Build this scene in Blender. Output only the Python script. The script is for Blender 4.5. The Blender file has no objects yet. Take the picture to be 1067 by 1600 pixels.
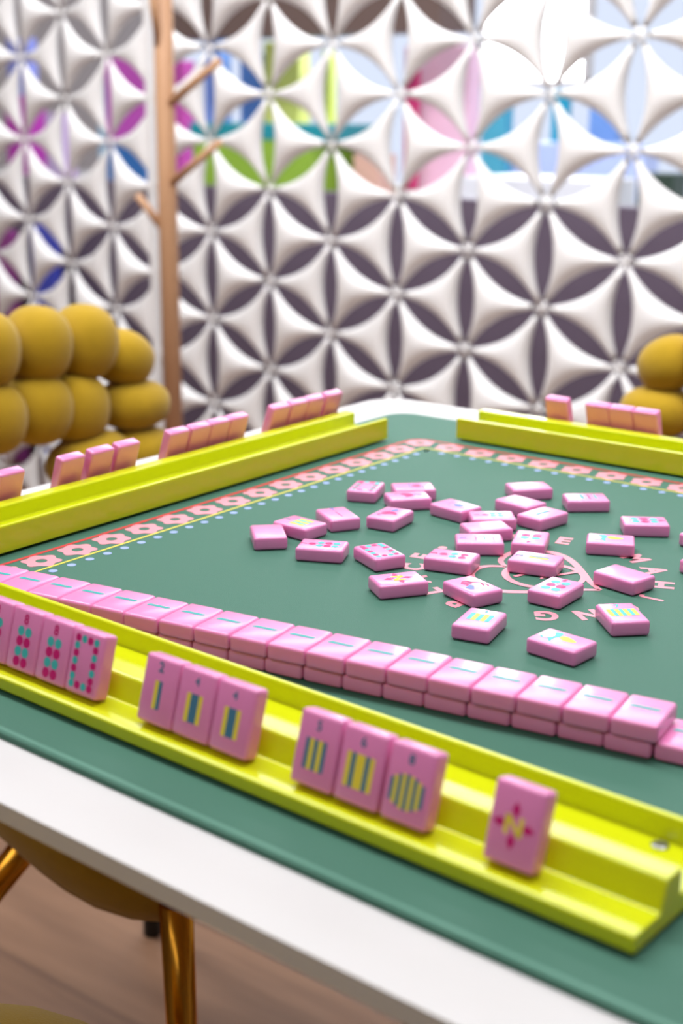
import bpy, bmesh, math, random
from mathutils import Vector, Matrix
random.seed(7)
SC = bpy.context.scene
COL = SC.collection
U = 0.03                    # one flower spacing of the mat border, in metres
ZM = 0.743                  # height of the mat surface above the floor
def V(x, y, z=0.0): return Vector((x*U, y*U, ZM + z*U))

# ------------------------------------------------------------------ camera
cam = bpy.data.cameras.new('camera'); cam_o = bpy.data.objects.new('camera', cam); COL.objects.link(cam_o)
cam.sensor_fit = 'VERTICAL'; cam.sensor_height = 36.0; cam.lens = 2197.5/1600*36.0
cam.clip_start = 0.02; cam.clip_end = 60
pit, rol, yaw = 0.2775, 0.0079, -0.6487
f0 = Vector((math.sin(yaw), math.cos(yaw), 0)); r0 = Vector((math.cos(yaw), -math.sin(yaw), 0)); u0 = Vector((0, 0, 1))
fw = f0*math.cos(pit) - u0*math.sin(pit); up = u0*math.cos(pit) + f0*math.sin(pit)
rt = r0*math.cos(rol) + up*math.sin(rol); up2 = up*math.cos(rol) - r0*math.sin(rol)
R3 = Matrix((rt, up2, -fw)).transposed()
cam_o.matrix_world = Matrix.Translation(V(21.8245, -32.4534, 9.06)) @ R3.to_4x4()
cam.dof.use_dof = True; cam.dof.focus_distance = 0.815; cam.dof.aperture_fstop = 7.0
SC.camera = cam_o
# ------------------------------------------------------------------ world, lights, exposure
W = bpy.data.worlds.new('world'); SC.world = W; W.use_nodes = True
bg = W.node_tree.nodes['Background']; bg.inputs[0].default_value = (0.74, 0.82, 1.0, 1); bg.inputs[1].default_value = 0.6
def area(name, loc, size, energy, rot=(0, 0, 0), col=(1, 1, 1)):
    l = bpy.data.lights.new(name, 'AREA'); l.shape = 'RECTANGLE'; l.size, l.size_y = size; l.energy = energy; l.color = col
    o = bpy.data.objects.new(name, l); o.location = loc; o.rotation_euler = rot; COL.objects.link(o); return o
area('ceiling_and_fill_light', (-0.5, -0.15, 2.7), (3.6, 0.5), 58, rot=(math.radians(40), 0, 0), col=(0.97, 0.975, 1.0))
area('ceiling_and_fill_light', (0.1, 0.1, 2.75), (1.8, 1.2), 6, col=(0.97, 0.975, 1.0))
area('ceiling_and_fill_light', (-1.2, 2.6, 2.75), (3.6, 0.8), 34, col=(0.95, 0.97, 1.0))
area('ceiling_and_fill_light', (0.5, -2.3, 2.75), (2.4, 0.9), 13, rot=(math.radians(25), 0, 0), col=(0.97, 0.975, 1.0))  # added fill behind the camera to brighten camera-facing sides, not a room fixture
SC.view_settings.view_transform = 'Standard'; SC.view_settings.look = 'None'; SC.view_settings.gamma = 1.0
SC.view_settings.use_curve_mapping = False; SC.view_settings.exposure = 0.76

# ------------------------------------------------------------------ helpers
def srgb(r, g, b):
    f = lambda c: (c/255/12.92) if c/255 <= 0.04045 else ((c/255+0.055)/1.055)**2.4
    return (f(r), f(g), f(b), 1)
def mat(name, col, rough=0.5, metal=0.0, noise=0.0, nscale=40, bump=0.0, bscale=200, spec=0.5, sheen=0.0, emit=0.0, coat=0.0, croughness=0.08):
    m = bpy.data.materials.new(name); m.use_nodes = True; nt = m.node_tree; b = nt.nodes['Principled BSDF']
    b.inputs['Base Color'].default_value = col; b.inputs['Roughness'].default_value = rough; b.inputs['Metallic'].default_value = metal
    b.inputs['Specular IOR Level'].default_value = spec; b.inputs['Sheen Weight'].default_value = sheen; b.inputs['Coat Weight'].default_value = coat; b.inputs['Coat Roughness'].default_value = croughness
    if emit: b.inputs['Emission Color'].default_value = col; b.inputs['Emission Strength'].default_value = emit
    if noise or bump:
        tc = nt.nodes.new('ShaderNodeTexCoord')
    if noise:
        n = nt.nodes.new('ShaderNodeTexNoise'); n.inputs['Scale'].default_value = nscale; n.inputs['Detail'].default_value = 4
        nt.links.new(tc.outputs['Object'], n.inputs['Vector'])
        mx = nt.nodes.new('ShaderNodeMix'); mx.data_type = 'RGBA'
        mx.inputs[6].default_value = tuple(c*(1-noise) for c in col[:3])+(1,); mx.inputs[7].default_value = tuple(min(1, c*(1+noise)) for c in col[:3])+(1,)
        nt.links.new(n.outputs['Fac'], mx.inputs[0]); nt.links.new(mx.outputs[2], b.inputs['Base Color'])
    if bump:
        n2 = nt.nodes.new('ShaderNodeTexNoise'); n2.inputs['Scale'].default_value = bscale; n2.inputs['Detail'].default_value = 3
        nt.links.new(tc.outputs['Object'], n2.inputs['Vector'])
        bp = nt.nodes.new('ShaderNodeBump'); bp.inputs['Strength'].default_value = bump; bp.inputs['Distance'].default_value = 0.001
        nt.links.new(n2.outputs['Fac'], bp.inputs['Height']); nt.links.new(bp.outputs['Normal'], b.inputs['Normal'])
    return m
def wood(name, c1, c2, scale, axis_stretch, planks=None):
    m = bpy.data.materials.new(name); m.use_nodes = True; nt = m.node_tree; b = nt.nodes['Principled BSDF']; b.inputs['Roughness'].default_value = 0.5
    tc = nt.nodes.new('ShaderNodeTexCoord'); mp = nt.nodes.new('ShaderNodeMapping'); mp.inputs['Scale'].default_value = axis_stretch
    n = nt.nodes.new('ShaderNodeTexNoise'); n.inputs['Scale'].default_value = scale; n.inputs['Detail'].default_value = 6
    nt.links.new(tc.outputs['Object'], mp.inputs[0]); nt.links.new(mp.outputs[0], n.inputs['Vector'])
    r = nt.nodes.new('ShaderNodeValToRGB'); r.color_ramp.elements[0].color = c1; r.color_ramp.elements[1].color = c2
    r.color_ramp.elements[0].position = 0.3; r.color_ramp.elements[1].position = 0.7
    nt.links.new(n.outputs['Fac'], r.inputs[0]); out = r.outputs[0]
    if planks:
        br = nt.nodes.new('ShaderNodeTexBrick'); br.inputs['Scale'].default_value = planks; br.inputs['Mortar Size'].default_value = 0.006
        br.inputs['Brick Width'].default_value = 1.6; br.inputs['Row Height'].default_value = 0.2
        br.inputs['Color1'].default_value = (1, 1, 1, 1); br.inputs['Color2'].default_value = (0.78, 0.76, 0.76, 1); br.inputs['Mortar'].default_value = (0.68, 0.64, 0.62, 1)
        nt.links.new(tc.outputs['Object'], br.inputs['Vector'])
        mx = nt.nodes.new('ShaderNodeMix'); mx.data_type = 'RGBA'; mx.blend_type = 'MULTIPLY'; mx.inputs[0].default_value = 1
        nt.links.new(out, mx.inputs[6]); nt.links.new(br.outputs['Color'], mx.inputs[7]); out = mx.outputs[2]
    nt.links.new(out, b.inputs['Base Color']); return m
PINK = mat('pink_tile', srgb(234, 138, 192), 0.27, noise=0.03, nscale=30, spec=0.65, coat=0.3, croughness=0.16)
MAG = mat('print_magenta', srgb(205, 25, 115), 0.4, spec=0.25)
TEAL = mat('print_teal', srgb(70, 184, 182), 0.4, spec=0.25)
YEL = mat('print_yellow', srgb(238, 216, 70), 0.4, spec=0.25)
BLU = mat('print_blue', srgb(95, 120, 205), 0.4, spec=0.25)
GRY = mat('print_slate', srgb(70, 120, 150), 0.4, spec=0.25)
LIME = mat('lime_lacquer', srgb(205, 212, 14), 0.24, noise=0.02, nscale=15, coat=0.2)
GREEN = mat('green_leatherette', srgb(72, 114, 98), 0.55, noise=0.06, nscale=900, bump=0.25, bscale=1800, spec=0.14)
STITCH = mat('green_stitching', srgb(84, 134, 116), 0.6)
MPINK = mat('mat_pink_print', srgb(230, 146, 160), 0.5)
MRED = mat('mat_red_print', srgb(214, 52, 58), 0.5)
MYEL = mat('mat_yellow_print', srgb(226, 214, 70), 0.5)
MLIL = mat('mat_lilac_print', srgb(150, 170, 222), 0.5)
WHITE = mat('white_tabletop', srgb(208, 206, 205), 0.6, noise=0.01, nscale=5, spec=0.2)
VELV = mat('mustard_velvet', srgb(178, 144, 26), 0.85, noise=0.1, nscale=60, bump=0.3, bscale=900, sheen=0.25, spec=0.2)
GOLD = mat('polished_gold', srgb(214, 150, 50), 0.18, metal=1.0, noise=0.04, nscale=12)
BLACK = mat('black_rubber', srgb(24, 22, 22), 0.6)
PLAST = mat('white_plaster', srgb(238, 236, 235), 0.5, noise=0.015, nscale=8)
STEEL = mat('steel', srgb(150, 150, 150), 0.35, metal=1.0)
OAK = wood('pale_beech', srgb(186, 140, 104), srgb(204, 160, 122), 6, (8, 8, 0.6))
FLOOR = wood('brown_floorboards', srgb(128, 94, 70), srgb(158, 120, 92), 3, (1, 9, 1), planks=1.0)
MAUVE = mat('mauve_paint', srgb(112, 98, 116), 0.6, noise=0.03, nscale=4)
BROWN = mat('dark_brown_paint', srgb(104, 84, 78), 0.6, noise=0.04, nscale=5)
CEIL = mat('ceiling_paint', srgb(215, 212, 208), 0.8, noise=0.01, nscale=4)
WALLP = mat('greige_paint', srgb(168, 158, 154), 0.8, noise=0.02, nscale=4)

def mesh_obj(name, bm, mats, parent=None, smooth=False):
    me = bpy.data.meshes.new(name); bm.normal_update(); bm.to_mesh(me); bm.free()
    for m in (mats if isinstance(mats, (list, tuple)) else [mats]): me.materials.append(m)
    if smooth:
        for p in me.polygons: p.use_smooth = True
    o = bpy.data.objects.new(name, me); COL.objects.link(o)
    if parent: o.parent = parent
    return o
def empty(name, loc, rz=0.0):
    o = bpy.data.objects.new(name, None); o.location = loc; o.rotation_euler = (0, 0, rz); o.empty_display_size = 0.05; COL.objects.link(o); return o
def tag(o, label, cat, group=None):
    o['label'] = label; o['category'] = cat
    if group: o['group'] = group
    return o
def struct(o): o['kind'] = 'structure'; return o
def box(bm, a, b, mi=0, mtx=None):
    vs = [Vector((x, y, z)) for x in (a[0], b[0]) for y in (a[1], b[1]) for z in (a[2], b[2])]
    if mtx: vs = [mtx @ v for v in vs]
    v = [bm.verts.new(p) for p in vs]
    for q in ((0, 1, 3, 2), (4, 6, 7, 5), (0, 4, 5, 1), (2, 3, 7, 6), (0, 2, 6, 4), (1, 5, 7, 3)):
        bm.faces.new([v[i] for i in q]).material_index = mi
def bevel(bm, w, seg=2):
    bmesh.ops.bevel(bm, geom=list(bm.edges), offset=w, segments=seg, profile=0.5, affect='EDGES')
def prism(bm, pts, z0, z1, mi=0):
    lo = [bm.verts.new((x, y, z0)) for x, y in pts]; hi = [bm.verts.new((x, y, z1)) for x, y in pts]; n = len(pts)
    bm.faces.new(hi).material_index = mi; bm.faces.new(lo[::-1]).material_index = mi
    for i in range(n): bm.faces.new((lo[i], lo[(i+1) % n], hi[(i+1) % n], hi[i])).material_index = mi
def flat(bm, pts, z, mi):
    f = bm.faces.new([bm.verts.new((x, y, z)) for x, y in pts]); f.material_index = mi
    f.normal_update()
    if f.normal.z < 0: f.normal_flip()
def ring(bm, outer, inner, z, mi):
    a = [bm.verts.new((x, y, z)) for x, y in outer]; b = [bm.verts.new((x, y, z)) for x, y in inner]; n = len(a)
    for i in range(n):
        f = bm.faces.new((a[i], a[(i+1) % n], b[(i+1) % n], b[i])); f.material_index = mi; f.normal_update()
        if f.normal.z < 0: f.normal_flip()
def circ(cx, cy, r, n=20, ry=None): return [(cx+r*math.cos(2*math.pi*i/n), cy+(ry or r)*math.sin(2*math.pi*i/n)) for i in range(n)]
def stroke(bm, pts, w, z, mi, closed=False):
    n = len(pts); L = []; Rr = []
    for i in range(n):
        if closed: p, q = pts[i-1], pts[(i+1) % n]
        else: p, q = pts[max(0, i-1)], pts[min(n-1, i+1)]
        d = Vector((q[0]-p[0], q[1]-p[1])); d.normalize(); nx, ny = -d.y, d.x
        ww = w(i/(n-1)) if callable(w) else w
        L.append((pts[i][0]+nx*ww/2, pts[i][1]+ny*ww/2)); Rr.append((pts[i][0]-nx*ww/2, pts[i][1]-ny*ww/2))
    a = [bm.verts.new((x, y, z)) for x, y in L]; b = [bm.verts.new((x, y, z)) for x, y in Rr]
    for i in range(n if closed else n-1):
        j = (i+1) % n
        f = bm.faces.new((a[i], b[i], b[j], a[j])); f.material_index = mi; f.normal_update()
        if f.normal.z < 0: f.normal_flip()
def smoothpts(pts, k=6, closed=False):
    out = []; n = len(pts)
    for i in range(n if closed else n-1):
        g = lambda j: Vector(pts[j % n] if closed else pts[min(max(j, 0), n-1)])
        p0, p1, p2, p3 = g(i-1), g(i), g(i+1), g(i+2)
        for t in range(k):
            t /= k
            out.append(tuple(0.5*((2*p1)+(-p0+p2)*t+(2*p0-5*p1+4*p2-p3)*t*t+(-p0+3*p1-3*p2+p3)*t**3)))
    if not closed: out.append(tuple(pts[-1]))
    return out
_glyph = {}
def glyph(ch, bold=0.02):
    """flat triangles of one character, centred, unit height"""
    key = (ch, bold)
    if key not in _glyph:
        cu = bpy.data.curves.new('glyph', 'FONT'); cu.body = ch; cu.size = 1.0; cu.offset = bold; cu.resolution_u = 4
        ob = bpy.data.objects.new('glyph', cu); COL.objects.link(ob)
        dg = bpy.context.evaluated_depsgraph_get(); dg.update()
        me = bpy.data.meshes.new_from_object(ob.evaluated_get(dg))
        vs = [(v.co.x, v.co.y) for v in me.vertices]; fs = [tuple(p.vertices) for p in me.polygons]
        x0, x1 = min(v[0] for v in vs), max(v[0] for v in vs); y0, y1 = min(v[1] for v in vs), max(v[1] for v in vs); h = y1-y0
        _glyph[key] = ([((x-(x0+x1)/2)/h, (y-(y0+y1)/2)/h) for x, y in vs], fs)
        bpy.data.objects.remove(ob); bpy.data.curves.remove(cu); bpy.data.meshes.remove(me)
    return _glyph[key]
def letter(bm, ch, cx, cy, h, ang, z, mi, bold=0.02, wx=1.0):
    vs, fs = glyph(ch, bold); ca, sa = math.cos(ang), math.sin(ang)
    v = [bm.verts.new((cx+(x*wx*ca-y*sa)*h, cy+(x*wx*sa+y*ca)*h, z)) for x, y in vs]
    for f in fs:
        try: F = bm.faces.new([v[i] for i in f])
        except ValueError: continue
        F.material_index = mi; F.normal_update()
        if F.normal.z < 0: F.normal_flip()
def revolve(bm, prof, n=24, c=(0, 0), mi=0):
    rings = [[bm.verts.new((c[0]+r*math.cos(2*math.pi*i/n), c[1]+r*math.sin(2*math.pi*i/n), z)) for i in range(n)] for r, z in prof]
    for a, b in zip(rings, rings[1:]):
        for i in range(n): bm.faces.new((a[i], a[(i+1) % n], b[(i+1) % n], b[i])).material_index = mi
    bm.faces.new(rings[0][::-1]).material_index = mi; bm.faces.new(rings[-1]).material_index = mi
def rod(bm, p, q, r0_, r1_, n=16, mi=0):
    p, q = Vector(p), Vector(q); d = (q-p).normalized(); s = d.orthogonal().normalized(); t = d.cross(s)
    rr = []
    for c, r in ((p, r0_), (q, r1_)): rr.append([bm.verts.new(c+(s*math.cos(2*math.pi*i/n)+t*math.sin(2*math.pi*i/n))*r) for i in range(n)])
    for i in range(n): bm.faces.new((rr[0][i], rr[0][(i+1) % n], rr[1][(i+1) % n], rr[1][i])).material_index = mi
    bm.faces.new(rr[0][::-1]).material_index = mi; bm.faces.new(rr[1]).material_index = mi
def children(o): return [c for c in bpy.data.objects if c.parent == o]
def copy_tree(o, parent=None):
    c = o.copy(); COL.objects.link(c)
    if parent: c.parent = parent
    for ch in children(o): copy_tree(ch, c)
    return c

# ------------------------------------------------------------------ the room shell
bm = bmesh.new(); box(bm, (-5, -4, -0.05), (4, 5, 0)); struct(mesh_obj('floor', bm, FLOOR))
bm = bmesh.new(); box(bm, (-5, -4, 2.9), (4, 5, 2.95)); struct(mesh_obj('ceiling', bm, CEIL))
bm = bmesh.new(); box(bm, (-5, -4.1, 0), (4, -4, 2.9)); struct(mesh_obj('wall_front', bm, WALLP))
bm = bmesh.new(); box(bm, (4, -4, 0), (4.1, 5, 2.9)); struct(mesh_obj('wall_right', bm, WALLP))
bm = bmesh.new(); box(bm, (-5.1, -4, 0), (-5, 5, 2.9)); struct(mesh_obj('wall_side', bm, WALLP))

# ------------------------------------------------------------------ perforated relief screen (two panels)
def screen(name, ox, oy, oz, ang, k0, k1, xmax_extra=0.0):
    """rows of pillow-shaped three-pointed stars between the nodes of a triangular lattice"""
    s = 6.667; dx = s*math.sqrt(3)/2; bow = 0.105*s; H = 0.125*s; N = 12
    ca, sa = math.cos(ang), math.sin(ang)
    bm = bmesh.new()
    def P3(a, b, h): return V(ox+a*ca+h*sa, oy+a*sa-h*ca, oz+b)     # h towards the table
    def node(k, r): return Vector((k*dx, -(r+(0.5 if k % 2 else 0.0))*s))
    r0_, r1_ = -2, 6
    def dent(u, v): return bow*max(0.0, (4*u*v-0.17*(u+v)**2)/0.83)
    def star(A, B, C):
        cen = (A+B+C)/3
        def nin(p, q):
            m = (p+q)/2; d = (q-p).normalized(); n = Vector((-d.y, d.x)); return n if n.dot(cen-m) > 0 else -n
        nAB, nBC, nCA = nin(A, B), nin(B, C), nin(C, A)
        for side in (1, -1):
            vt = {}
            for i in range(N+1):
                for j in range(N+1-i):
                    u, v = i/N, j/N; w = 1-u-v
                    p = A*u+B*v+C*w + nAB*dent(u, v) + nBC*dent(v, w) + nCA*dent(w, u)
                    e = max(0.0, 27*u*v*w)
                    h = H*e**0.62 if side == 1 else -0.45*H*e**0.5
                    vt[i, j] = bm.verts.new(P3(p.x, p.y, h))
            for i in range(N):
                for j in range(N-i):
                    f = [vt[i, j], vt[i+1, j], vt[i, j+1]]
                    bm.faces.new(f)
                    if i+j < N-1: bm.faces.new([vt[i+1, j], vt[i+1, j+1], vt[i, j+1]])
    for k in range(k0, k1):
        for r in range(r0_, r1_):
            if k % 2 == 0:
                a, b = node(k, r), node(k, r+1); c, d = node(k+1, r), node(k+1, r-1)
                star(a, b, c); star(a, c, d)
            else:
                a, b = node(k, r), node(k, r+1); c, d = node(k+1, r+1), node(k+1, r)
                star(a, b, c); star(a, c, d)
    bmesh.ops.recalc_face_normals(bm, faces=list(bm.faces))
    for k in range(k0, k1+1):                                      # small fixing heads at the nodes
        for r in range(r0_, r1_+1):
            n = node(k, r); m = 12; rr = 0.035*s
            lo = [bm.verts.new(P3(n.x+rr*math.cos(2*math.pi*i/m), n.y+rr*math.sin(2*math.pi*i/m), -0.1)) for i in range(m)]
            hi = [bm.verts.new(P3(n.x+rr*0.9*math.cos(2*math.pi*i/m), n.y+rr*0.9*math.sin(2*math.pi*i/m), 0.03)) for i in range(m)]
            bm.faces.new(hi[::-1]); bm.faces.new(lo)
            for i in range(m): bm.faces.new((lo[i], hi[i], hi[(i+1) % m], lo[(i+1) % m]))
    bmesh.ops.remove_doubles(bm, verts=list(bm.verts), dist=0.00005)
    bmesh.ops.recalc_face_normals(bm, faces=list(bm.faces))
    return struct(mesh_obj(name, bm, PLAST, smooth=True))
screen('wall_back', -52.0865, 48.3827, 13.5411, -0.004, -1, 10)
screen('wall_left', -74.9262, 50.0614, 13.2557, -0.0949, -7, 3)
bm = bmesh.new(); a = V(-58.15, 48.55); box(bm, (a.x-0.009, a.y-0.015, 0), (a.x+0.009, a.y+0.015, 1.55)); struct(mesh_obj('trim_1', bm, PLAST))

# ------------------------------------------------------------------ the shop behind the screen
bm = bmesh.new(); box(bm, (-4.9, 1.80, 0), (3.9, 1.86, ZM+2.7*U)); struct(mesh_obj('wall_low', bm, MAUVE))
CT = empty('display_counter', (-2.4, 2.55, 0)); tag(CT, 'long white shop counter carrying coloured boards behind the low mauve wall', 'counter')
ctop = ZM+1.2*U
bm = bmesh.new(); box(bm, (-1.7, -0.48, ctop-0.03), (1.9, 0.5, ctop)); mesh_obj('worktop', bm, WHITE, CT)
for x in (-1.65, 1.79):
    bm = bmesh.new(); box(bm, (x, -0.45, 0), (x+0.06, 0.46, ctop-0.03)); mesh_obj('side_panel', bm, WHITE, CT)
def soft(name, x0, x1, y, z1, m, label, cat, group=None, d=2.0, z0=1.2, head=None):
    """a solid board or box standing on the counter"""
    bm = bmesh.new(); p, q = V(x0, y-d/2, z0), V(x1, y+d/2, z1); c = (p+q)/2; c.z = p.z
    box(bm, p-c, q-c); bevel(bm, 0.004, 2)
    o = mesh_obj(name, bm, m); o.location = c + Vector((0, 0, 0.0004)); return tag(o, label, cat, group)
def pm(n, r, g, b): return mat(n, srgb(r, g, b), 0.5, noise=0.04, nscale=9)
GB = 'coloured boards and boxes behind the screen'
soft('storage_box', -83.1, -67.1, 84, 6.2, pm('leaf_green', 150, 190, 62), 'wide leaf green box seen through the screen right of the coat rack', 'box', GB, 9)
soft('storage_box', -83.5, -65.5, 84, 7.8, pm('deep_teal', 26, 150, 164), 'wide teal box on the leaf green box behind the screen', 'box', GB, 9, z0=6.23)
soft('display_board', -86.0, -80.8, 95.5, 16.5, pm('pale_lime', 208, 218, 120), 'tall pale lime board behind the green and teal boxes', 'board', GB)
soft('display_board', -77.6, -76.4, 95, 15.4, pm('lime_post', 196, 212, 90), 'narrow lime post right of the pale lime board', 'board', GB, 1.2)
soft('display_board', -96.5, -93.9, 97, 17.3, pm('sky_blue', 120, 165, 235), 'narrow sky blue board behind the coat rack pegs', 'board', GB)
soft('display_board', -92.6, -87.2, 98.5, 15.4, pm('mid_blue', 90, 140, 215), 'wide mid blue board left of the pale lime board', 'board', GB, 1.0)
soft('display_board', -99.7, -96.9, 94, 14.6, pm('magenta_board', 206, 84, 178), 'magenta board close right of the coat rack pole', 'board', GB)
soft('display_board', -108.4, -101.4, 92, 15.0, pm('orchid_board', 200, 88, 190), 'wide orchid board behind the left screen panel', 'board', GB, 1.4)
soft('display_board', -66.3, -58.1, 95, 15.6, pm('blush_board', 236, 192, 216), 'wide blush pink board behind the middle of the screen', 'board', GB)
soft('display_board', -64.4, -63.1, 92, 13.2, pm('crimson_board', 196, 48, 110), 'narrow crimson strip in front of the blush pink board', 'board', GB, 1.0)
soft('storage_box', -65.0, -61.8, 85, 5.0, pm('peach_box', 226, 180, 165), 'small peach box below the crimson strip', 'box', GB, 3)
soft('storage_box', -66.95, -65.3, 87, 5.7, pm('umber_box', 110, 96, 60), 'narrow umber box between the green and peach boxes', 'box', GB, 1.5)
soft('display_board', -51.8, -49.2, 87, 9.7, pm('cyan_board', 70, 160, 190), 'cyan board left of the lavender box', 'board', GB, 1.6)
soft('storage_box', -50.0, -35.5, 89.5, 6.4, pm('lavender_box', 176, 192, 236), 'wide lavender box behind the right part of the screen', 'box', GB, 3)
soft('display_board', -47.5, -45.9, 92.5, 11.2, pm('petrol_board', 10, 150, 180), 'petrol blue strip standing behind the lavender box', 'board', GB, 1.2)
soft('display_board', -45.0, -41.8, 95.5, 10.8, pm('denim_board', 112, 150, 212), 'denim blue board behind the lavender box', 'board', GB, 1.2)
soft('tray', -46.1, -33.3, 78, 3.7, pm('gloss_white', 240, 242, 250), 'long low white tray in front of the lavender box', 'tray', GB, 8)
soft('display_board', -124.3, -120.1, 90.5, 17.5, pm('periwinkle', 140, 150, 226), 'periwinkle board at the far left behind the screen', 'board', GB, 1.4)
soft('storage_box', -119.4, -115.4, 86.5, 10.6, pm('hot_magenta', 190, 60, 180), 'tall hot magenta box right of the periwinkle board', 'box', GB, 3)
soft('display_board', -114.1, -109.4, 96, 13.6, pm('ice_cyan', 176, 222, 236), 'ice blue board left of the orchid board', 'board', GB, 1.4)
soft('storage_box', -111.7, -108.5, 85.5, 8.6, pm('lilac_box', 206, 184, 228), 'lilac box in front of the ice blue board', 'box', GB, 2)
soft('storage_box', -98.8, -92.6, 84, 5.3, pm('cobalt_box', 50, 116, 190), 'low cobalt box behind the coat rack', 'box', GB, 4)
DK = pm('dark_bottle_green', 40, 62, 50)
soft('storage_box', -31.6, -28.4, 80, 4.3, DK, 'small dark green box at the right end of the counter', 'box', GB, 3)
def upright(name, x0, x1, z1, m, label):
    bm = bmesh.new(); p, q = V(x0, 56.4, -ZM/U), V(x1, 57.4, z1); c = (p+q)/2; c.z = 0
    box(bm, p-c, q-c); bevel(bm, 0.004, 2); o = mesh_obj(name, bm, m); o.location = c; tag(o, label, 'board', GB)
upright('display_board', -82.4, -79.2, -1.4, pm('indigo_board', 72, 84, 206), 'low indigo board standing on the floor behind the left screen panel')
upright('display_board', -89.7, -85.3, -2.1, pm('plum_board', 160, 70, 150), 'low plum board on the floor left of the indigo board')
bm = bmesh.new(); box(bm, V(-91, 82, 16.4), V(-54, 88, 26)); struct(mesh_obj('trim_2', bm, BROWN))
WIN = bpy.data.objects.new('window_1', None); WIN.location = V(-61, 112, 12.0); COL.objects.link(WIN); struct(WIN)
GLOW = mat('bright_daylight_pane', (0.93, 0.96, 1.0, 1), 0.5, emit=8.0)
bm = bmesh.new(); box(bm, (-6.2*U, 0, 0.6*U), (6.2*U, 0.01, 46*U)); mesh_obj('pane', bm, GLOW, WIN)
for a, b in (((-6.7, 0), (-6.2, 46.5)), ((6.2, 0), (6.7, 46.5)), ((-6.7, 0), (6.7, 0.6)), ((-6.7, 46), (6.7, 46.6))):
    bm = bmesh.new(); box(bm, (a[0]*U, -0.02, a[1]*U), (b[0]*U, 0.03, b[1]*U)); mesh_obj('frame', bm, WHITE, WIN)

# ------------------------------------------------------------------ table
T = empty('dining_table', (0.264, -0.2415, 0)); tag(T, 'white square dining table under the green game mat', 'table')
def rrect(x0, y0, x1, y1, r, n=8):
    pts = []
    for cx, cy, a0 in ((x1-r, y1-r, 0), (x0+r, y1-r, 90), (x0+r, y0+r, 180), (x1-r, y0+r, 270)):
        for i in range(n+1):
            a = math.radians(a0+90*i/n); pts.append((cx+r*math.cos(a), cy+r*math.sin(a)))
    return pts
bm = bmesh.new(); X0, X1, Y0, Y1 = -5.02*U-0.264, 22.2*U-0.264, -21.3*U+0.2415, 5.35*U+0.2415
tp = []
for x, y in rrect(X0, Y0, X1, Y1, 0.03):                       # the near edge is a touch out of square
    if y < (Y0+Y1)/2: y += (0.43-0.038*((x-X0)/U))*U
    tp.append((x, y))
prism(bm, tp, 0.7312, 0.740); bevel(bm, 0.0012, 2); mesh_obj('tabletop', bm, WHITE, T)
bm = bmesh.new(); rod(bm, (0, 0, 0.012), (0, 0, 0.7312), 0.045, 0.04, 28)
for f in bm.faces: f.smooth = len(f.verts) == 4
mesh_obj('pedestal', bm, WHITE, T)
bm = bmesh.new(); revolve(bm, [(0.2, 0.0), (0.2, 0.008), (0.19, 0.0135), (0.05, 0.02)], 40); mesh_obj('base', bm, WHITE, T)

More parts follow.
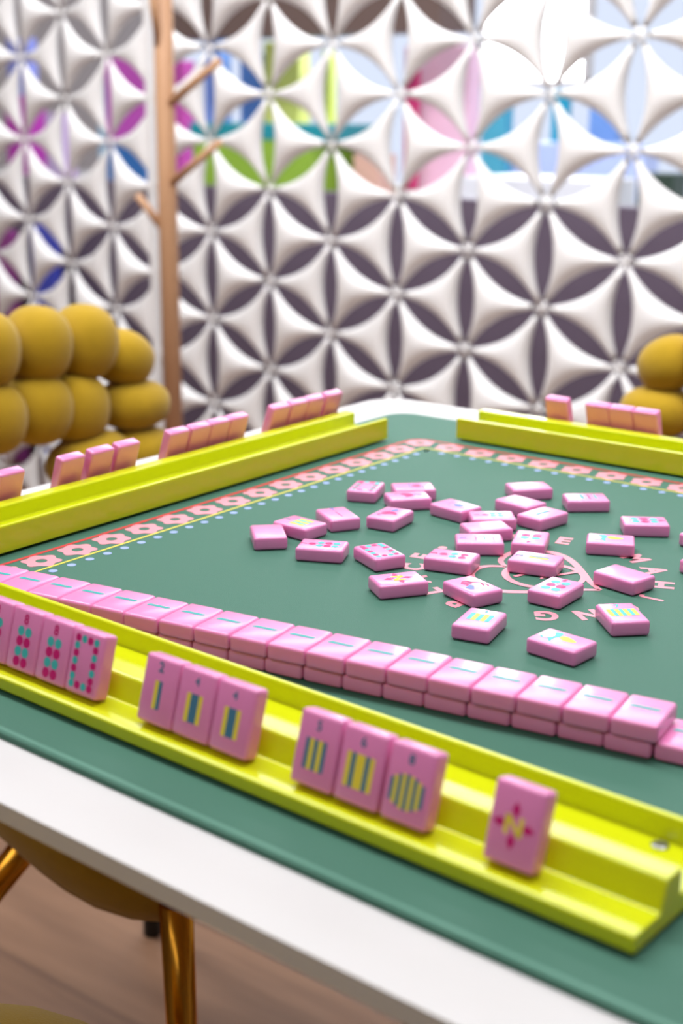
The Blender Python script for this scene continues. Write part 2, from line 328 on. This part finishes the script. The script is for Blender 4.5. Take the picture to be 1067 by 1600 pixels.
# ------------------------------------------------------------------ game mat with its printed border and lettering
def build_mat():
    bm = bmesh.new()
    c = [(20.1, 3.25), (-3.0, 3.25), (-3.0, -19.62), (20.1, -20.63)]
    pts = []
    for i in range(4):
        p = Vector(c[i]); a = (Vector(c[i-1])-p).normalized(); b = (Vector(c[(i+1) % 4])-p).normalized(); r = 0.75
        for k in range(9):
            t = k/8*math.pi/2
            q = p+(a+b)*r - a*r*math.sin(t) - b*r*math.cos(t)
            pts.append(tuple(q))
    prism(bm, pts, -0.1, 0.0, 0)
    n = len(pts); inset = [];
    cen = Vector((8.85, -8.4))
    def off(d):
        o = []
        for i in range(n):
            p = Vector(pts[i]); t = Vector(pts[(i+1) % n])-Vector(pts[i-1]); t.normalize(); nn = Vector((-t.y, t.x))
            if nn.dot(cen-p) < 0: nn = -nn
            o.append(tuple(p+nn*d))
        return o
    ring(bm, off(0.07), off(0.15), 0.004, 1)
    zz = 0.006
    NF = 17
    # two border lines, flowers and dots, one square around the play field
    def sq(d): return [(d, -d), (NF-d, -d), (NF-d, -NF+d), (d, -NF+d)]
    def sqr(d, r):
        return rrect(d, -NF+d, NF-d, -d, r, 5)
    ring(bm, sqr(-0.48, 0.55), sqr(-0.385, 0.46), zz, 3); ring(bm, sqr(0.415, 0.06), sqr(0.475, 0.04), zz, 4)
    def flower(cx, cy):
        o = []; i_ = []
        m = 48
        for k in range(m):
            a = 2*math.pi*k/m
            r = 0.385+0.045*math.cos(6*(a+0.26))
            o.append((cx+r*math.cos(a), cy+r*math.sin(a))); i_.append((cx+0.125*math.cos(a), cy+0.125*math.sin(a)))
        ring(bm, o, i_, zz, 2)
    for k in range(NF):
        flower(k, 0); flower(NF, -k); flower(NF-k, -NF); flower(0, -NF+k)
    m = int((NF-1.36)/0.5)
    for k in range(m+1):
        t = 0.69+k*(NF-1.38)/m
        for (x, y) in ((t, -0.69), (NF-t, -NF+0.69), (0.69, -NF+t), (NF-0.69, -t)): flat(bm, circ(x, y, 0.095, 14), zz, 5)
    # ring of lettering and the heart emblem
    cx, cy, rad = 8.509, -8.295, 2.50
    words = {'T': 145, 'H': 125, 'E': 105.5}
    seq = [('T', 146), ('H', 126), ('E', 105.5), ('M', 62.9), ('A', 43.5), ('H', 22.5), ('J', 2.5), ('O', -18), ('N', -37.5), ('G', -55.8),
           ('P', -97), ('L', -116), ('A', -133), ('C', -152), ('E', -169)]
    for ch, a in seq:
        a = math.radians(a); letter(bm, ch, cx+rad*math.cos(a), cy+rad*math.sin(a), 0.52, a-math.pi/2, zz, 2, bold=0.045, wx=0.95)
    a = math.radians(173); flat(bm, circ(cx+rad*math.cos(a), cy+rad*math.sin(a), 0.1), zz, 2)
    heart = smoothpts([(1.5, -0.1), (1.12, 0.22), (0.72, 0.66), (0.22, 1.16), (-0.2, 1.43), (-0.63, 1.46), (-1.02, 1.18), (-1.13, 0.75), (-1.02, 0.3), (-0.74, 0.02)], 5)
    heart2 = smoothpts([(-0.74, 0.02), (-1.03, -0.17), (-1.13, -0.45), (-1.02, -0.88), (-0.62, -1.28), (-0.1, -1.4), (0.4, -1.12), (0.85, -0.68), (1.22, -0.3), (1.5, -0.1)], 5)
    for h in (heart, heart2): stroke(bm, [(cx+x, cy+y) for x, y in h], lambda t: 0.10+0.08*math.sin(math.pi*t), zz, 2)
    ring(bm, circ(cx+0.18, cy, 0.86, 40), circ(cx+0.2, cy, 0.72, 40), zz+0.004, 2)
    stroke(bm, [(cx-0.25, cy-0.45), (cx+0.0, cy+0.4), (cx+0.25, cy-0.22), (cx+0.42, cy+0.25), (cx+0.62, cy+0.62)], 0.1, zz+0.008, 2)
    for v in bm.verts: v.co = Vector((v.co.x*U, v.co.y*U, v.co.z*U))
    o = mesh_obj('game_mat', bm, [GREEN, STITCH, MPINK, MRED, MYEL, MLIL]); o.location = (0, 0, ZM)
    return tag(o, 'green leatherette game mat with pink flower border on the white table', 'game mat')
build_mat()

# ------------------------------------------------------------------ lime racks
def rack(name, label, px, py, ang, length, flip, screw=False):
    """px,py: front-lip corner on the table; profile runs from the player's lip to the wall on the play side"""
    prof = [(0, 0.065), (0, 0.27), (0.06, 0.30), (0.60, 0.30), (0.72, 0.66), (0.76, 0.69), (1.05, 0.69), (1.09, 0.66), (1.09, 0.33), (2.13, 0.33), (2.13, 0.63), (2.15, 0.66), (2.24, 0.66), (2.26, 0.63), (2.26, 0.065)]
    bm = bmesh.new()
    A = [bm.verts.new((0, y*U, z*U)) for y, z in prof]; B = [bm.verts.new((length*U, y*U, z*U)) for y, z in prof]; n = len(prof)
    for i in range(n): bm.faces.new((A[i], B[i], B[(i+1) % n], A[(i+1) % n]))
    bm.faces.new(A[::-1]); bm.faces.new(B)
    bmesh.ops.recalc_face_normals(bm, faces=list(bm.faces))
    sharp = [e for e in bm.edges if e.calc_length() > 0.4*length*U or any(abs(v.co.x) < 1e-6 or abs(v.co.x-length*U) < 1e-6 for v in e.verts)]
    bmesh.ops.bevel(bm, geom=[e for e in bm.edges], offset=0.0006, segments=2, profile=0.5, affect='EDGES')
    root = empty(name, V(px, py, 0.0), ang)
    body = mesh_obj('body', bm, LIME, root)
    for fx in (0.9, length/2, length-0.9):
        for fy in (0.45, 1.85):
            bm = bmesh.new(); revolve(bm, [(0.0055, 0.0003), (0.006, 0.0011), (0.006, 0.002)], 16)
            f_ = mesh_obj('rubber_foot', bm, BLACK, root); f_.location = (fx*U, fy*U, 0); f_['label'] = 'small black rubber foot'
    if screw:
        bm = bmesh.new(); revolve(bm, [(0.0034, 0), (0.0034, 0.0006), (0.0026, 0.0011)], 18)
        s_ = mesh_obj('screw', bm, STEEL, root); s_.location = ((length-0.72)*U, 1.95*U, 0.33*U); s_['label'] = 'small steel screw head'
    return tag(root, label, 'rack')
NA = math.radians(-2.65)
NP = (5.434, -19.06); ND = (math.cos(NA), math.sin(NA))
rack('tile_rack', 'lime green rack in the foreground holding ten face-out pink tiles', NP[0]-5.2*ND[0], NP[1]-5.2*ND[1], NA, 15.95, False, True)
rack('tile_rack', 'lime green rack along the left side of the green mat', -3.12, -0.38, math.radians(-90), 15.9, False)
rack('tile_rack', 'lime green rack on the far side of the mat, at right', 16.5, 3.18, math.radians(180), 15.88, False)

# ------------------------------------------------------------------ tiles
TW, TLn, TT = 0.727, 1.02, 0.29
def tile_mesh(name, prints):
    bm = bmesh.new(); box(bm, (-TW/2, -TLn/2, 0), (TW/2, TLn/2, TT)); bevel(bm, 0.062, 4)
    for f in bm.faces: f.smooth = True
    z = TT+0.003
    IDX = {'m': 1, 't': 2, 'y': 3, 'b': 4, 'g': 5}
    for p in prints:
        k, c = p[0], IDX[p[1]]
        if k == 'd': flat(bm, circ(p[2], p[3], p[4], 12, p[5] if len(p) > 5 else None), z, c)
        elif k == 'r': flat(bm, [(p[2], p[3]), (p[4], p[3]), (p[4], p[5]), (p[2], p[5])], z, c)
        elif k == 'p': flat(bm, p[2], z, c)
        elif k == 's': stroke(bm, smoothpts(p[2], 4), p[3], z+0.0005, c)
        elif k == 'o': ring(bm, circ(p[2], p[3], p[4], 20), circ(p[2], p[3], p[4]-p[5], 20), z, c)
        elif k == 'n': letter(bm, p[2], p[3], p[4], p[5], 0, z+0.001, c, 0.03)
    for v in bm.verts: v.co *= U
    me = bpy.data.meshes.new(name); bm.normal_update(); bm.to_mesh(me); bm.free()
    for m in (PINK, MAG, TEAL, YEL, BLU, GRY): me.materials.append(m)
    return me
def bars(cols, w=0.075, h=0.42, y0=-0.1, gap=0.0):
    n = len(cols); return [('r', c, (i-n/2)*w+gap/2, y0-h/2, (i+1-n/2)*w-gap/2, y0+h/2) for i, c in enumerate(cols)]
def dots(rows, r=0.082, y0=0.12, dy=0.165, dxx=0.19):
    out = []
    for i, (n, c) in enumerate(rows):
        for j in range(n): out.append(('d', c, (j-(n-1)/2)*dxx, y0-i*dy, r))
    return out
bord = []
for i in range(4): bord += [('d', 'mt'[i % 2], -0.21+0.14*i, 0.36, 0.062), ('d', 'tm'[i % 2], -0.21+0.14*i, -0.36, 0.062)]
for i in range(5): bord += [('d', 'tm'[i % 2], -0.21, 0.24-0.12*i, 0.062), ('d', 'mt'[i % 2], 0.21, 0.24-0.12*i, 0.062)]
star = []
for a in range(4):
    t = math.pi/2*a; c_, s_ = math.cos(t), math.sin(t)
    star.append(('p', 'm', [(c_*0.30-s_*0, s_*0.30+c_*0), (c_*0.20-s_*0.06, s_*0.20+c_*0.06), (c_*0.08, s_*0.08), (c_*0.20+s_*0.06, s_*0.20-c_*0.06)]))
star += [('s', 'y', [(-0.1, -0.12), (-0.1, 0.12)], 0.06), ('s', 'y', [(-0.1, 0.12), (0.0, 0.0), (0.1, -0.12)], 0.06), ('s', 'y', [(0.1, -0.12), (0.1, 0.12)], 0.06)]
bird = lambda a, b: [('p', a, smoothpts([(-0.16, 0.05), (-0.02, 0.14), (0.12, 0.06), (0.2, -0.1), (0.05, -0.06), (-0.08, -0.16), (-0.18, -0.08)], 4, True)),
                     ('p', b, smoothpts([(-0.02, 0.12), (0.06, 0.3), (0.0, 0.36), (-0.08, 0.2)], 3, True)), ('s', a, [(-0.12, -0.1), (-0.2, -0.22), (-0.1, -0.3)], 0.03)]
horn = [('p', 't', smoothpts([(-0.24, 0.1), (-0.1, 0.22), (0.05, 0.18), (0.2, 0.26), (0.24, 0.12), (0.08, 0.08), (-0.08, 0.12)], 3, True)),
        ('s', 't', [(-0.1, 0.2), (-0.14, 0.32), (-0.06, 0.38)], 0.04), ('p', 'y', smoothpts([(0.02, 0.06), (0.14, 0.04), (0.12, -0.12), (0.02, -0.28), (-0.06, -0.1)], 3, True))]
lady = [('s', 'm', [(-0.16, 0.14), (-0.04, 0.24), (0.06, 0.12), (-0.06, 0.06), (-0.14, 0.0)], 0.04), ('s', 'm', [(0.0, 0.18), (0.12, 0.1), (0.2, -0.02), (0.14, -0.16)], 0.03),
        ('d', 'm', -0.08, 0.12, 0.07), ('s', 'm', [(0.16, -0.06), (0.24, -0.14), (0.2, -0.24)], 0.03), ('p', 'b', [(-0.06, 0.02), (-0.02, -0.06), (-0.14, -0.24), (-0.22, -0.2), (-0.24, -0.08)])]
DES = {
 'blank': [],
 'dash': [('s', 't', [(-0.225+0.03*i, 0.06+0.008*(-1)**i) for i in range(16)], 0.08)],
 'bam3': [('n', 'g', '3', 0, 0.36, 0.13)]+bars('ytyty', 0.085, 0.4, -0.05),
 'line1': [('n', 'b', '2', 0, 0.36, 0.14), ('r', 'm', -0.012, -0.3, 0.012, 0.14)],
 'border': bord,
 'box': [('n', 'b', '6', 0, 0.36, 0.14), ('s', 'b', [(-0.17, -0.22), (-0.17, 0.1)], 0.035), ('s', 'b', [(0.17, -0.22), (0.17, 0.1)], 0.035), ('s', 'b', [(-0.17, 0.1), (0.17, 0.1)], 0.035), ('s', 'b', [(-0.17, -0.22), (0.17, -0.22)], 0.035), ('d', 'm', 0, -0.06, 0.1), ('r', 'm', -0.1, -0.16, 0.1, -0.13)],
 'bird': bird('m', 'b'),
 'dots7': [('n', 'm', '7', 0, 0.4, 0.15)]+dots([(1, 'm'), (2, 't'), (2, 'm'), (2, 't')], 0.078, 0.22, 0.17),
 'star': star, 'lady': lady,
 'dots5': [('n', 'm', '5', 0, 0.39, 0.15)]+dots([(1, 'm'), (2, 't'), (2, 'm')], 0.085, 0.18, 0.21),
 'crak5': [('n', 'b', '5', 0, 0.35, 0.14), ('s', 'm', [(-0.17, 0.08), (0.17, 0.08)], 0.02), ('s', 'm', [(-0.17, -0.3), (0.17, -0.3)], 0.02), ('s', 'm', [(0, 0.08), (0, -0.3)], 0.02), ('s', 'b', [(0.12, 0.04), (0.12, -0.2)], 0.025), ('s', 't', [(-0.15, -0.11), (0.15, -0.11)], 0.03)],
 'dots3': [('n', 'm', '3', 0, 0.36, 0.13)]+dots([(1, 'm'), (2, 't'), (2, 't')], 0.08, 0.16, 0.17),
 'circle': [('r', 'b', -0.2, 0.3, 0.2, 0.335), ('o', 'm', 0, -0.08, 0.24, 0.02), ('d', 'b', 0, -0.1, 0.12, 0.13)],
 'ghost': [('o', 'b', 0, 0, 0.2, 0.03), ('d', 'b', 0.02, -0.02, 0.08)],
 'bamline': bars('tg', 0.05, 0.5, 0.0),
 'dots4': [('n', 'm', '4', 0, 0.36, 0.14)]+dots([(2, 't'), (2, 'm')], 0.1, 0.08, 0.2, 0.24),
 'bam2': [('n', 'g', '2', 0, 0.36, 0.16)]+bars('yg', 0.075, 0.42, -0.06),
 'dots6': [('n', 'm', '6', 0, 0.38, 0.15)]+dots([(2, 't'), (2, 'm'), (2, 't')], 0.095, 0.2, 0.21, 0.22),
 'text': [('s', 't', [(-0.2+0.05*i, 0.22+0.02*(-1)**i) for i in range(9)], 0.04), ('s', 'm', [(-0.2+0.05*i, 0.06+0.02*(-1)**i) for i in range(9)], 0.03), ('s', 't', [(-0.2+0.05*i, -0.1+0.03*(-1)**i) for i in range(9)], 0.05), ('s', 'b', [(-0.16, -0.24), (0.16, -0.24)], 0.03)],
 'horn': horn,
 'bam7': [('n', 't', '7', 0, 0.33, 0.16)]+bars('ytytyty', 0.077, 0.36, -0.02),
 'bam5': [('n', 't', '5', 0, 0.36, 0.13)]+bars('tytyt', 0.088, 0.36, 0.03),
 'dots8': [('n', 'm', '8', 0, 0.34, 0.17)]+dots([(2, 't'), (2, 'm'), (2, 't'), (2, 'm')], 0.082, 0.14, 0.165, 0.18),
 'bam4': [('n', 'g', '4', 0, 0.34, 0.13)]+bars('yggy', 0.078, 0.42, -0.06),
 'bam5r': [('n', 'g', '5', 0, 0.34, 0.14)]+bars('gygyg', 0.072, 0.42, -0.06),
 'bam6': [('n', 'g', '6', 0, 0.34, 0.14)]+bars('ygyygy', 0.076, 0.46, -0.06),
 'bam8': [('n', 'g', '8', 0, 0.34, 0.14)]+[('r', 'gy'[i % 2], -0.27+0.06*i, -0.09-(0.13+0.1*math.sin(math.pi*(i+0.5)/9)), -0.21+0.06*i, -0.09+(0.13+0.1*math.sin(math.pi*(i+0.5)/9))) for i in range(9)],
}
ME = {k: tile_mesh('mahjong_tile', v) for k, v in DES.items()}
def tile(des, label, mtx, group):
    o = bpy.data.objects.new('mahjong_tile', ME[des]); COL.objects.link(o); o.matrix_world = mtx
    return tag(o, label, 'tile', group)
def flat_m(x, y, yaw, z=0.008): return Matrix.Translation(V(x, y, z)) @ Matrix.Rotation(yaw, 4, 'Z')
G1 = 'loose tiles scattered on the mat'
# x, y, heading of the printed top edge (degrees), design, label
LOOSE = [
 (2.895, -10.108, 46.1-90+180, 'blank', 'blank face-down pink tile, leftmost of the loose tiles on the mat'),
 (3.007, -9.151, -3.5+180, 'bam3', 'pink tile with yellow and teal stripes touching the leftmost blank tile'),
 (3.234, -8.068, -31.4+180, 'line1', 'pink tile with one thin pink line, right of the yellow-striped tile'),
 (2.306, -5.731, -68.2, 'border', 'farthest back pink tile with a square border of dots, near the flowers'),
 (3.198, -4.995, 44.2+180, 'box', 'pink tile with a blue square outline, partly behind a bird tile'),
 (3.581, -5.786, 49.4, 'bird', 'pink bird tile in front of the blue-square tile'),
 (4.152, -7.312, -82.2+180, 'bird', 'pink bird tile standing alone between the dotted-border tiles'),
 (4.433, -10.167, 24.9+180, 'dots7', 'pink tile with seven magenta and teal dots at left'),
 (5.615, -9.760, -26.0, 'border', 'nearer pink tile with a square border of dots, left of the letters'),
 (6.962, -10.996, 55.6+180, 'star', 'loose pink tile with a yellow N inside a magenta star on the mat'),
 (8.309, -10.420, -20.3+180, 'lady', 'pink tile with a magenta scribble above a blue skirt shape'),
 (6.974, -9.087, 14.6+180, 'dots5', 'pink tile with five magenta and teal dots and numeral 5'),
 (6.773, -7.710, 35.9+180, 'crak5', 'pink tile with blue numeral 5 and thin pink crossbars'),
 (6.386, -6.801, 52.1, 'blank', 'plain face-down pink tile behind the thin-crossbar tile'),
 (6.040, -5.975, 39.6+180, 'dots3', 'pink tile with faint dots squeezed behind the plain tile'),
 (4.929, -5.781, -9.9+180, 'circle', 'pink tile with a pink ring around a blue oval'),
 (5.373, -3.173, 47.9, 'blank', 'shiny white-glared tile farthest back on the right'),
 (5.928, -4.519, -11.5, 'ghost', 'glared pink tile with a pale blue ring, before the farthest shiny tile'),
 (6.849, -5.107, 80.7, 'bamline', 'glared pink tile with one long teal bar'),
 (7.596, -6.950, -67.0+180-180, 'dots4', 'pink tile with two magenta and two teal dots'),
 (8.406, -8.141, 13.5+180, 'bam2', 'pink tile with one teal and yellow bar pair lying on the emblem'),
 (9.601, -9.466, -88.8+180, 'dots6', 'pink tile with six dots and numeral 6 in front of the emblem'),
 (6.968, -3.247, 39.9, 'text', 'pink tile with rows of small teal and pink marks'),
 (8.952, -4.219, 34.2, 'dots6', 'pink six-dot tile near the far right rack'),
 (8.994, -5.970, 26.2+180, 'horn', 'glared pink tile with teal leaves and yellow cone beside letter M'),
 (10.281, -7.923, -11.3, 'blank', 'blank face-down pink tile covering the letters A and H'),
 (11.286, -10.028, -45.1+180, 'bam7', 'pink tile with seven yellow and teal stripes near letter N'),
 (9.403, -11.924, -77.9+180, 'bam5', 'pink tile with teal and yellow stripes left of letter G'),
 (11.086, -11.942, -5.2+180, 'horn', 'pink tile with teal leaf and yellow cone nearest the tile wall'),
 (10.55, -4.47, -20, 'dots4', 'loose pink tile cut by the right edge, the farther of two'),
 (11.36, -6.27, -25, 'blank', 'loose pink tile cut by the right edge, the nearer of two'),
 (17.36, -19.2, 60, 'blank', 'pink tile barely showing at the right edge beside the foreground rack end'),
]
for x, y, d, des, lab in LOOSE:
    tile(des, lab, flat_m(x, y, math.radians(d-90)), G1)
# the two-layer wall of face-down tiles
ORD = ['', 'second', 'third', 'fourth', 'fifth', 'sixth', 'seventh', 'eighth', 'ninth', 'tenth', 'eleventh', 'twelfth', 'thirteenth', 'fourteenth', 'fifteenth', 'sixteenth', 'seventeenth', 'eighteenth']
WA = math.radians(8.35); wd = (math.cos(WA), math.sin(WA)); wn = (-wd[1], wd[0])
def wall_pos(t, n): return (t*wd[0]+n*wn[0], t*wd[1]+n*wn[1])
G2, G3 = 'upper row of the tile wall', 'lower row of the tile wall'
rw = random.Random(3)
for i in range(18):
    x, y = wall_pos(11.93-0.367-0.738*i, -16.27+rw.uniform(-0.015, 0.015))
    lab = 'face-down pink tile with teal dash, %sright end of the wall\'s upper row' % ('' if i == 0 else ORD[i]+' from ')
    if i == 0: lab = 'face-down pink tile with teal dash at the right end of the wall\'s upper row'
    else: lab = 'face-down pink tile with teal dash, %s from right in the wall\'s upper row' % ORD[i]
    tile('dash', lab, flat_m(x, y, WA+math.radians(rw.uniform(-0.6, 0.6)), TT+0.012), G2)
for i in range(-1, 17):
    x, y = wall_pos(11.83-0.367-0.738*i+(0.02 if i < 0 else 0), -16.19+rw.uniform(-0.02, 0.02))
    j = i+1
    if j == 0: lab = 'uncovered pink tile at the right end of the wall\'s lower row, cut by frame'
    else: lab = 'pink tile under the upper row, %s from right in the wall\'s lower row' % ORD[j]
    tile('dash', lab, flat_m(x, y, WA+math.radians(rw.uniform(-0.6, 0.6))), G3)
# tiles standing on the racks
def rack_tile(des, label, P, ang, s, group, lean=16, off=0.17, zl=0.305):
    """P: lip corner, ang: rack direction, s: distance of the tile centre along the rack; printed face turned to the player"""
    L = math.radians(lean)
    ex = Vector((math.cos(ang), math.sin(ang), 0)); ey = Vector((-math.sin(ang), math.cos(ang), 0)); ez = Vector((0, 0, 1))
    Y = ez*math.cos(L)+ey*math.sin(L); Z = -ey*math.cos(L)+ez*math.sin(L); X = Y.cross(Z)
    bot = V(P[0], P[1], 0) + ex*s*U + ey*(off+TT*math.cos(L))*U + ez*(zl+0.01)*U     # back lower edge rests on the ledge
    c = bot + Y*(TLn/2)*U
    M = Matrix((X, Y, Z)).transposed().to_4x4(); M.translation = c
    tile(des, label, M, group)
G4 = 'face-out tiles on the foreground rack'
for s, des, lab in [(-1.13, 'dots8', 'pink tile at the left frame edge on the foreground rack'), (-0.39, 'dots8', 'pink eight-dot tile, left one of the pair on the foreground rack'),
                    (0.35, 'dots8', 'pink eight-dot tile beside the dotted-border tile on the foreground rack'), (1.09, 'border', 'pink tile with dotted border standing on the foreground rack'),
                    (2.74, 'bam2', 'pink tile with one yellow and slate bar on the foreground rack'), (3.49, 'bam4', 'pink four-bar tile in the middle of three on the foreground rack'),
                    (4.24, 'bam4', 'pink four-bar tile at the right of three on the foreground rack'), (5.79, 'bam5r', 'pink five-bar tile, slate bars outermost, on the foreground rack'),
                    (6.55, 'bam6', 'pink six-bar tile, yellow bars outermost, on the foreground rack'), (7.33, 'bam8', 'pink tile with hexagon of bars on the foreground rack'),
                    (8.92, 'star', 'pink tile with yellow N star standing alone on the foreground rack')]:
    rack_tile(des, lab, NP, NA, s, G4)
G5 = 'tiles on the left rack seen from behind'
LP = (-3.12, 0.0)
left = [(-12.66, 'pink tile cut by the left frame edge on the left rack'), (-10.84, 'leftmost of the three spaced pink tiles on the left rack'), (-9.90, 'middle of the three spaced pink tiles on the left rack'), (-9.04, 'rightmost of the three spaced pink tiles on the left rack'),
        (-7.26, 'first from left of four joined pink tiles on the left rack'), (-6.47, 'second from left of four joined pink tiles on the left rack'), (-5.72, 'third from left of four joined pink tiles on the left rack'), (-4.98, 'last at right of four joined pink tiles on the left rack'),
        (-3.23, 'left one of three joined pink tiles near the left rack\'s far end'), (-2.44, 'middle of three joined pink tiles near the left rack\'s far end'), (-1.69, 'right one of three joined pink tiles near the left rack\'s far end'), (-0.84, 'pink tile at the far end of the left rack')]
for y, lab in left: rack_tile('blank', lab, LP, math.radians(-90), -y, G5, lean=18, zl=0.27)
G6 = 'tiles on the far right rack seen from behind'
for x, lab in [(2.95, 'single pink tile standing apart on the far right rack'), (4.23, 'left of three joined pink tiles on the far right rack'), (4.955, 'middle of three joined pink tiles on the far right rack'), (5.69, 'right of three joined pink tiles on the far right rack')]:
    rack_tile('blank', lab, (0, 3.18), math.radians(180), -x, G6, lean=18, zl=0.27)

# ------------------------------------------------------------------ bubble chairs
def ellip(c, r, tilt=0.0, n=20, m=14, p=2.25):
    """one stuffed cushion: a slightly squared ellipsoid"""
    bm = bmesh.new(); bmesh.ops.create_uvsphere(bm, u_segments=n, v_segments=m, radius=1.0)
    M = Matrix.Rotation(tilt, 3, 'Y')
    for v in bm.verts:
        q = v.co; k = (abs(q.x)**p+abs(q.y)**p+abs(q.z)**p)**(-1/p); q = q*k
        q = M @ Vector((q.x*r[0], q.y*r[1], q.z*r[2]))
        v.co = Vector((c[0]*U+q.x*U, c[1]*U+q.y*U, c[2]*U+q.z*U))
    return bm
def make_chair():
    root = empty('bubble_chair', (0, 0, 0))
    zf = ZM/U                                                    # local z = height over mat in units, shifted to the floor
    yb = -9.5
    def cush(c, r, t=0.0): mesh_obj('bubble_cushion', ellip((c[0]*0.965, c[1], c[2]+zf), r, t), VELV, root, smooth=True)
    for x, z in ((0, 0.95), (2.45, 0.9), (4.9, 0.82), (7.15, 0.66)):
        for sx in ((1,) if x == 0 else (1, -1)): cush((sx*x, yb+0.1*(x/5)**2, z), (1.2, 1.35, 1.42), sx*0.08*x/4)
    for x, z in ((0, -1.45), (2.4, -1.5), (4.65, -1.5), (6.55, -1.75)):
        for sx in ((1,) if x == 0 else (1, -1)): cush((sx*x, yb+0.2, z), (1.25, 1.35, 1.35), sx*0.07*x/4)
    for sx in (1, -1):
        cush((sx*9.2, yb+0.15, -0.2), (1.2, 1.3, 1.08), sx*0.55)
        for z in (-2.02, -3.85, -5.65, -7.45, -9.2): cush((sx*9.4, yb+0.2+0.13*(-z), z), (1.5, 1.4, 0.98), 0)
        for z in (-3.75, -5.55, -7.35, -9.1): cush((sx*6.7, yb+0.2+0.13*(-z), z), (1.75, 1.4, 1.0), -sx*0.2 if z > -4 else 0)
    mesh_obj('back_rail', ellip((0, -8.0, -10.3+zf), (10.2, 1.2, 1.0)), VELV, root, smooth=True)
    # seat: a soft cushion, narrower at the back, its underside rounded
    n = 44
    def outline(f, z):
        rr = []
        for i in range(n):
            a = 2*math.pi*i/n; ca, sa = math.cos(a), math.sin(a); q = (abs(ca)**3.4+abs(sa)**3.4)**(-1/3.4)
            y = 8.0*f*sa*q; w = 6.3+0.2*y
            zt = z - (0.1*y+0.35)*min(1.0, max(0.0, (-9.4-z)/1.6))
            rr.append(((w*f*ca*q)*U, (0.1+y)*U, (zt+zf)*U))
        return rr
    bm = bmesh.new()
    rings = [[bm.verts.new(p) for p in outline(f, z)] for f, z in ((0.5, -8.5), (0.8, -8.55), (0.93, -8.75), (1.0, -9.4), (1.0, -10.0), (0.97, -10.6), (0.9, -11.1), (0.7, -11.4), (0.3, -11.5))]
    for a, b in zip(rings, rings[1:]):
        for i in range(n): bm.faces.new((a[i], b[i], b[(i+1) % n], a[(i+1) % n]))
    bm.faces.new(rings[0]); bm.faces.new(rings[-1][::-1]); bmesh.ops.recalc_face_normals(bm, faces=list(bm.faces))
    mesh_obj('seat', bm, VELV, root, smooth=True)
    bm = bmesh.new(); rings = [[bm.verts.new(p) for p in outline(f, z)] for f, z in ((0.66, -11.3), (0.76, -11.3), (0.76, -11.52), (0.66, -11.52))]
    for k in range(4):
        a, b = rings[k], rings[(k+1) % 4]
        for i in range(n): bm.faces.new((a[i], b[i], b[(i+1) % n], a[(i+1) % n]))
    bmesh.ops.recalc_face_normals(bm, faces=list(bm.faces)); mesh_obj('seat_band', bm, GOLD, root)['label'] = 'gold band under the seat'
    for sx in (1, -1):
        for (x0, y0, x1, y1) in ((5.55, 7.0, 5.6, 7.35), (5.2, 1.2, 8.2, -8.0)):
            top = Vector((sx*x0, y0, -11.0+zf))*U; bot = Vector((sx*x1, y1, 0.9))*U
            bm = bmesh.new(); rod(bm, bot, top, 0.0105, 0.0135, 20)
            for f in bm.faces: f.smooth = len(f.verts) == 4
            lg = mesh_obj('leg', bm, GOLD, root); lg['label'] = 'round gold leg'
            bm = bmesh.new(); foot = Vector((bot.x, bot.y, 0))
            rod(bm, (foot.x, foot.y, 0.0005), bot+Vector((0, 0, 0.002)), 0.0115, 0.0115, 16); ft = mesh_obj('foot_cap', bm, BLACK, lg); ft['label'] = 'black foot cap'
    return root
C1 = make_chair(); C2 = copy_tree(C1); C3 = copy_tree(C1)
def place(o, x, y, rz, lab):
    o.location = (x*U, y*U, 0); o.rotation_euler = (0, 0, math.radians(rz)); tag(o, lab, 'chair', 'mustard bubble chairs')
place(C1, -8.4, -3.35, -90, 'mustard velvet bubble chair with gold legs beyond the left rack')
place(C2, 8.3, 8.6, 180, 'mustard velvet bubble chair cut by the right frame edge')
place(C3, 6.0, -23.35, 0, 'mustard velvet chair whose seat shows at bottom left corner')

# ------------------------------------------------------------------ coat rack
K = empty('coat_rack', (-44.65*U, 36*U, 0)); tag(K, 'pale wooden coat rack with angled pegs in front of the white screen', 'coat rack')
bm = bmesh.new(); rod(bm, (0, 0, 0.02), (0, 0, 1.75), 0.0195, 0.0185, 20)
for f in bm.faces: f.smooth = len(f.verts) == 4
mesh_obj('pole', bm, OAK, K)
def peg(p, q, r=0.0085):
    bm = bmesh.new(); rod(bm, p, q, r, r*0.85, 14)
    for f in bm.faces: f.smooth = len(f.verts) == 4
    mesh_obj('peg', bm, OAK, K)
zz0 = ZM
peg((0.005, 0.0, zz0+9.3*U), (5.3*U, -0.6*U, zz0+12.0*U)); peg((0.005, 0.0, zz0+4.3*U), (5.2*U, -0.6*U, zz0+7.15*U))
peg((-0.005, 0, zz0+1.2*U), (-1.3*U, -1.5*U, zz0+3.7*U)); peg((0.0, -0.012, zz0+13.0*U), (0.2*U, -1.3*U, zz0+17.5*U))
for a in (90, 210, 330):
    a = math.radians(a); bm = bmesh.new(); rod(bm, (0, 0, 0.09), (0.24*math.cos(a), 0.24*math.sin(a), 0.012), 0.014, 0.012, 12); mesh_obj('foot', bm, OAK, K)
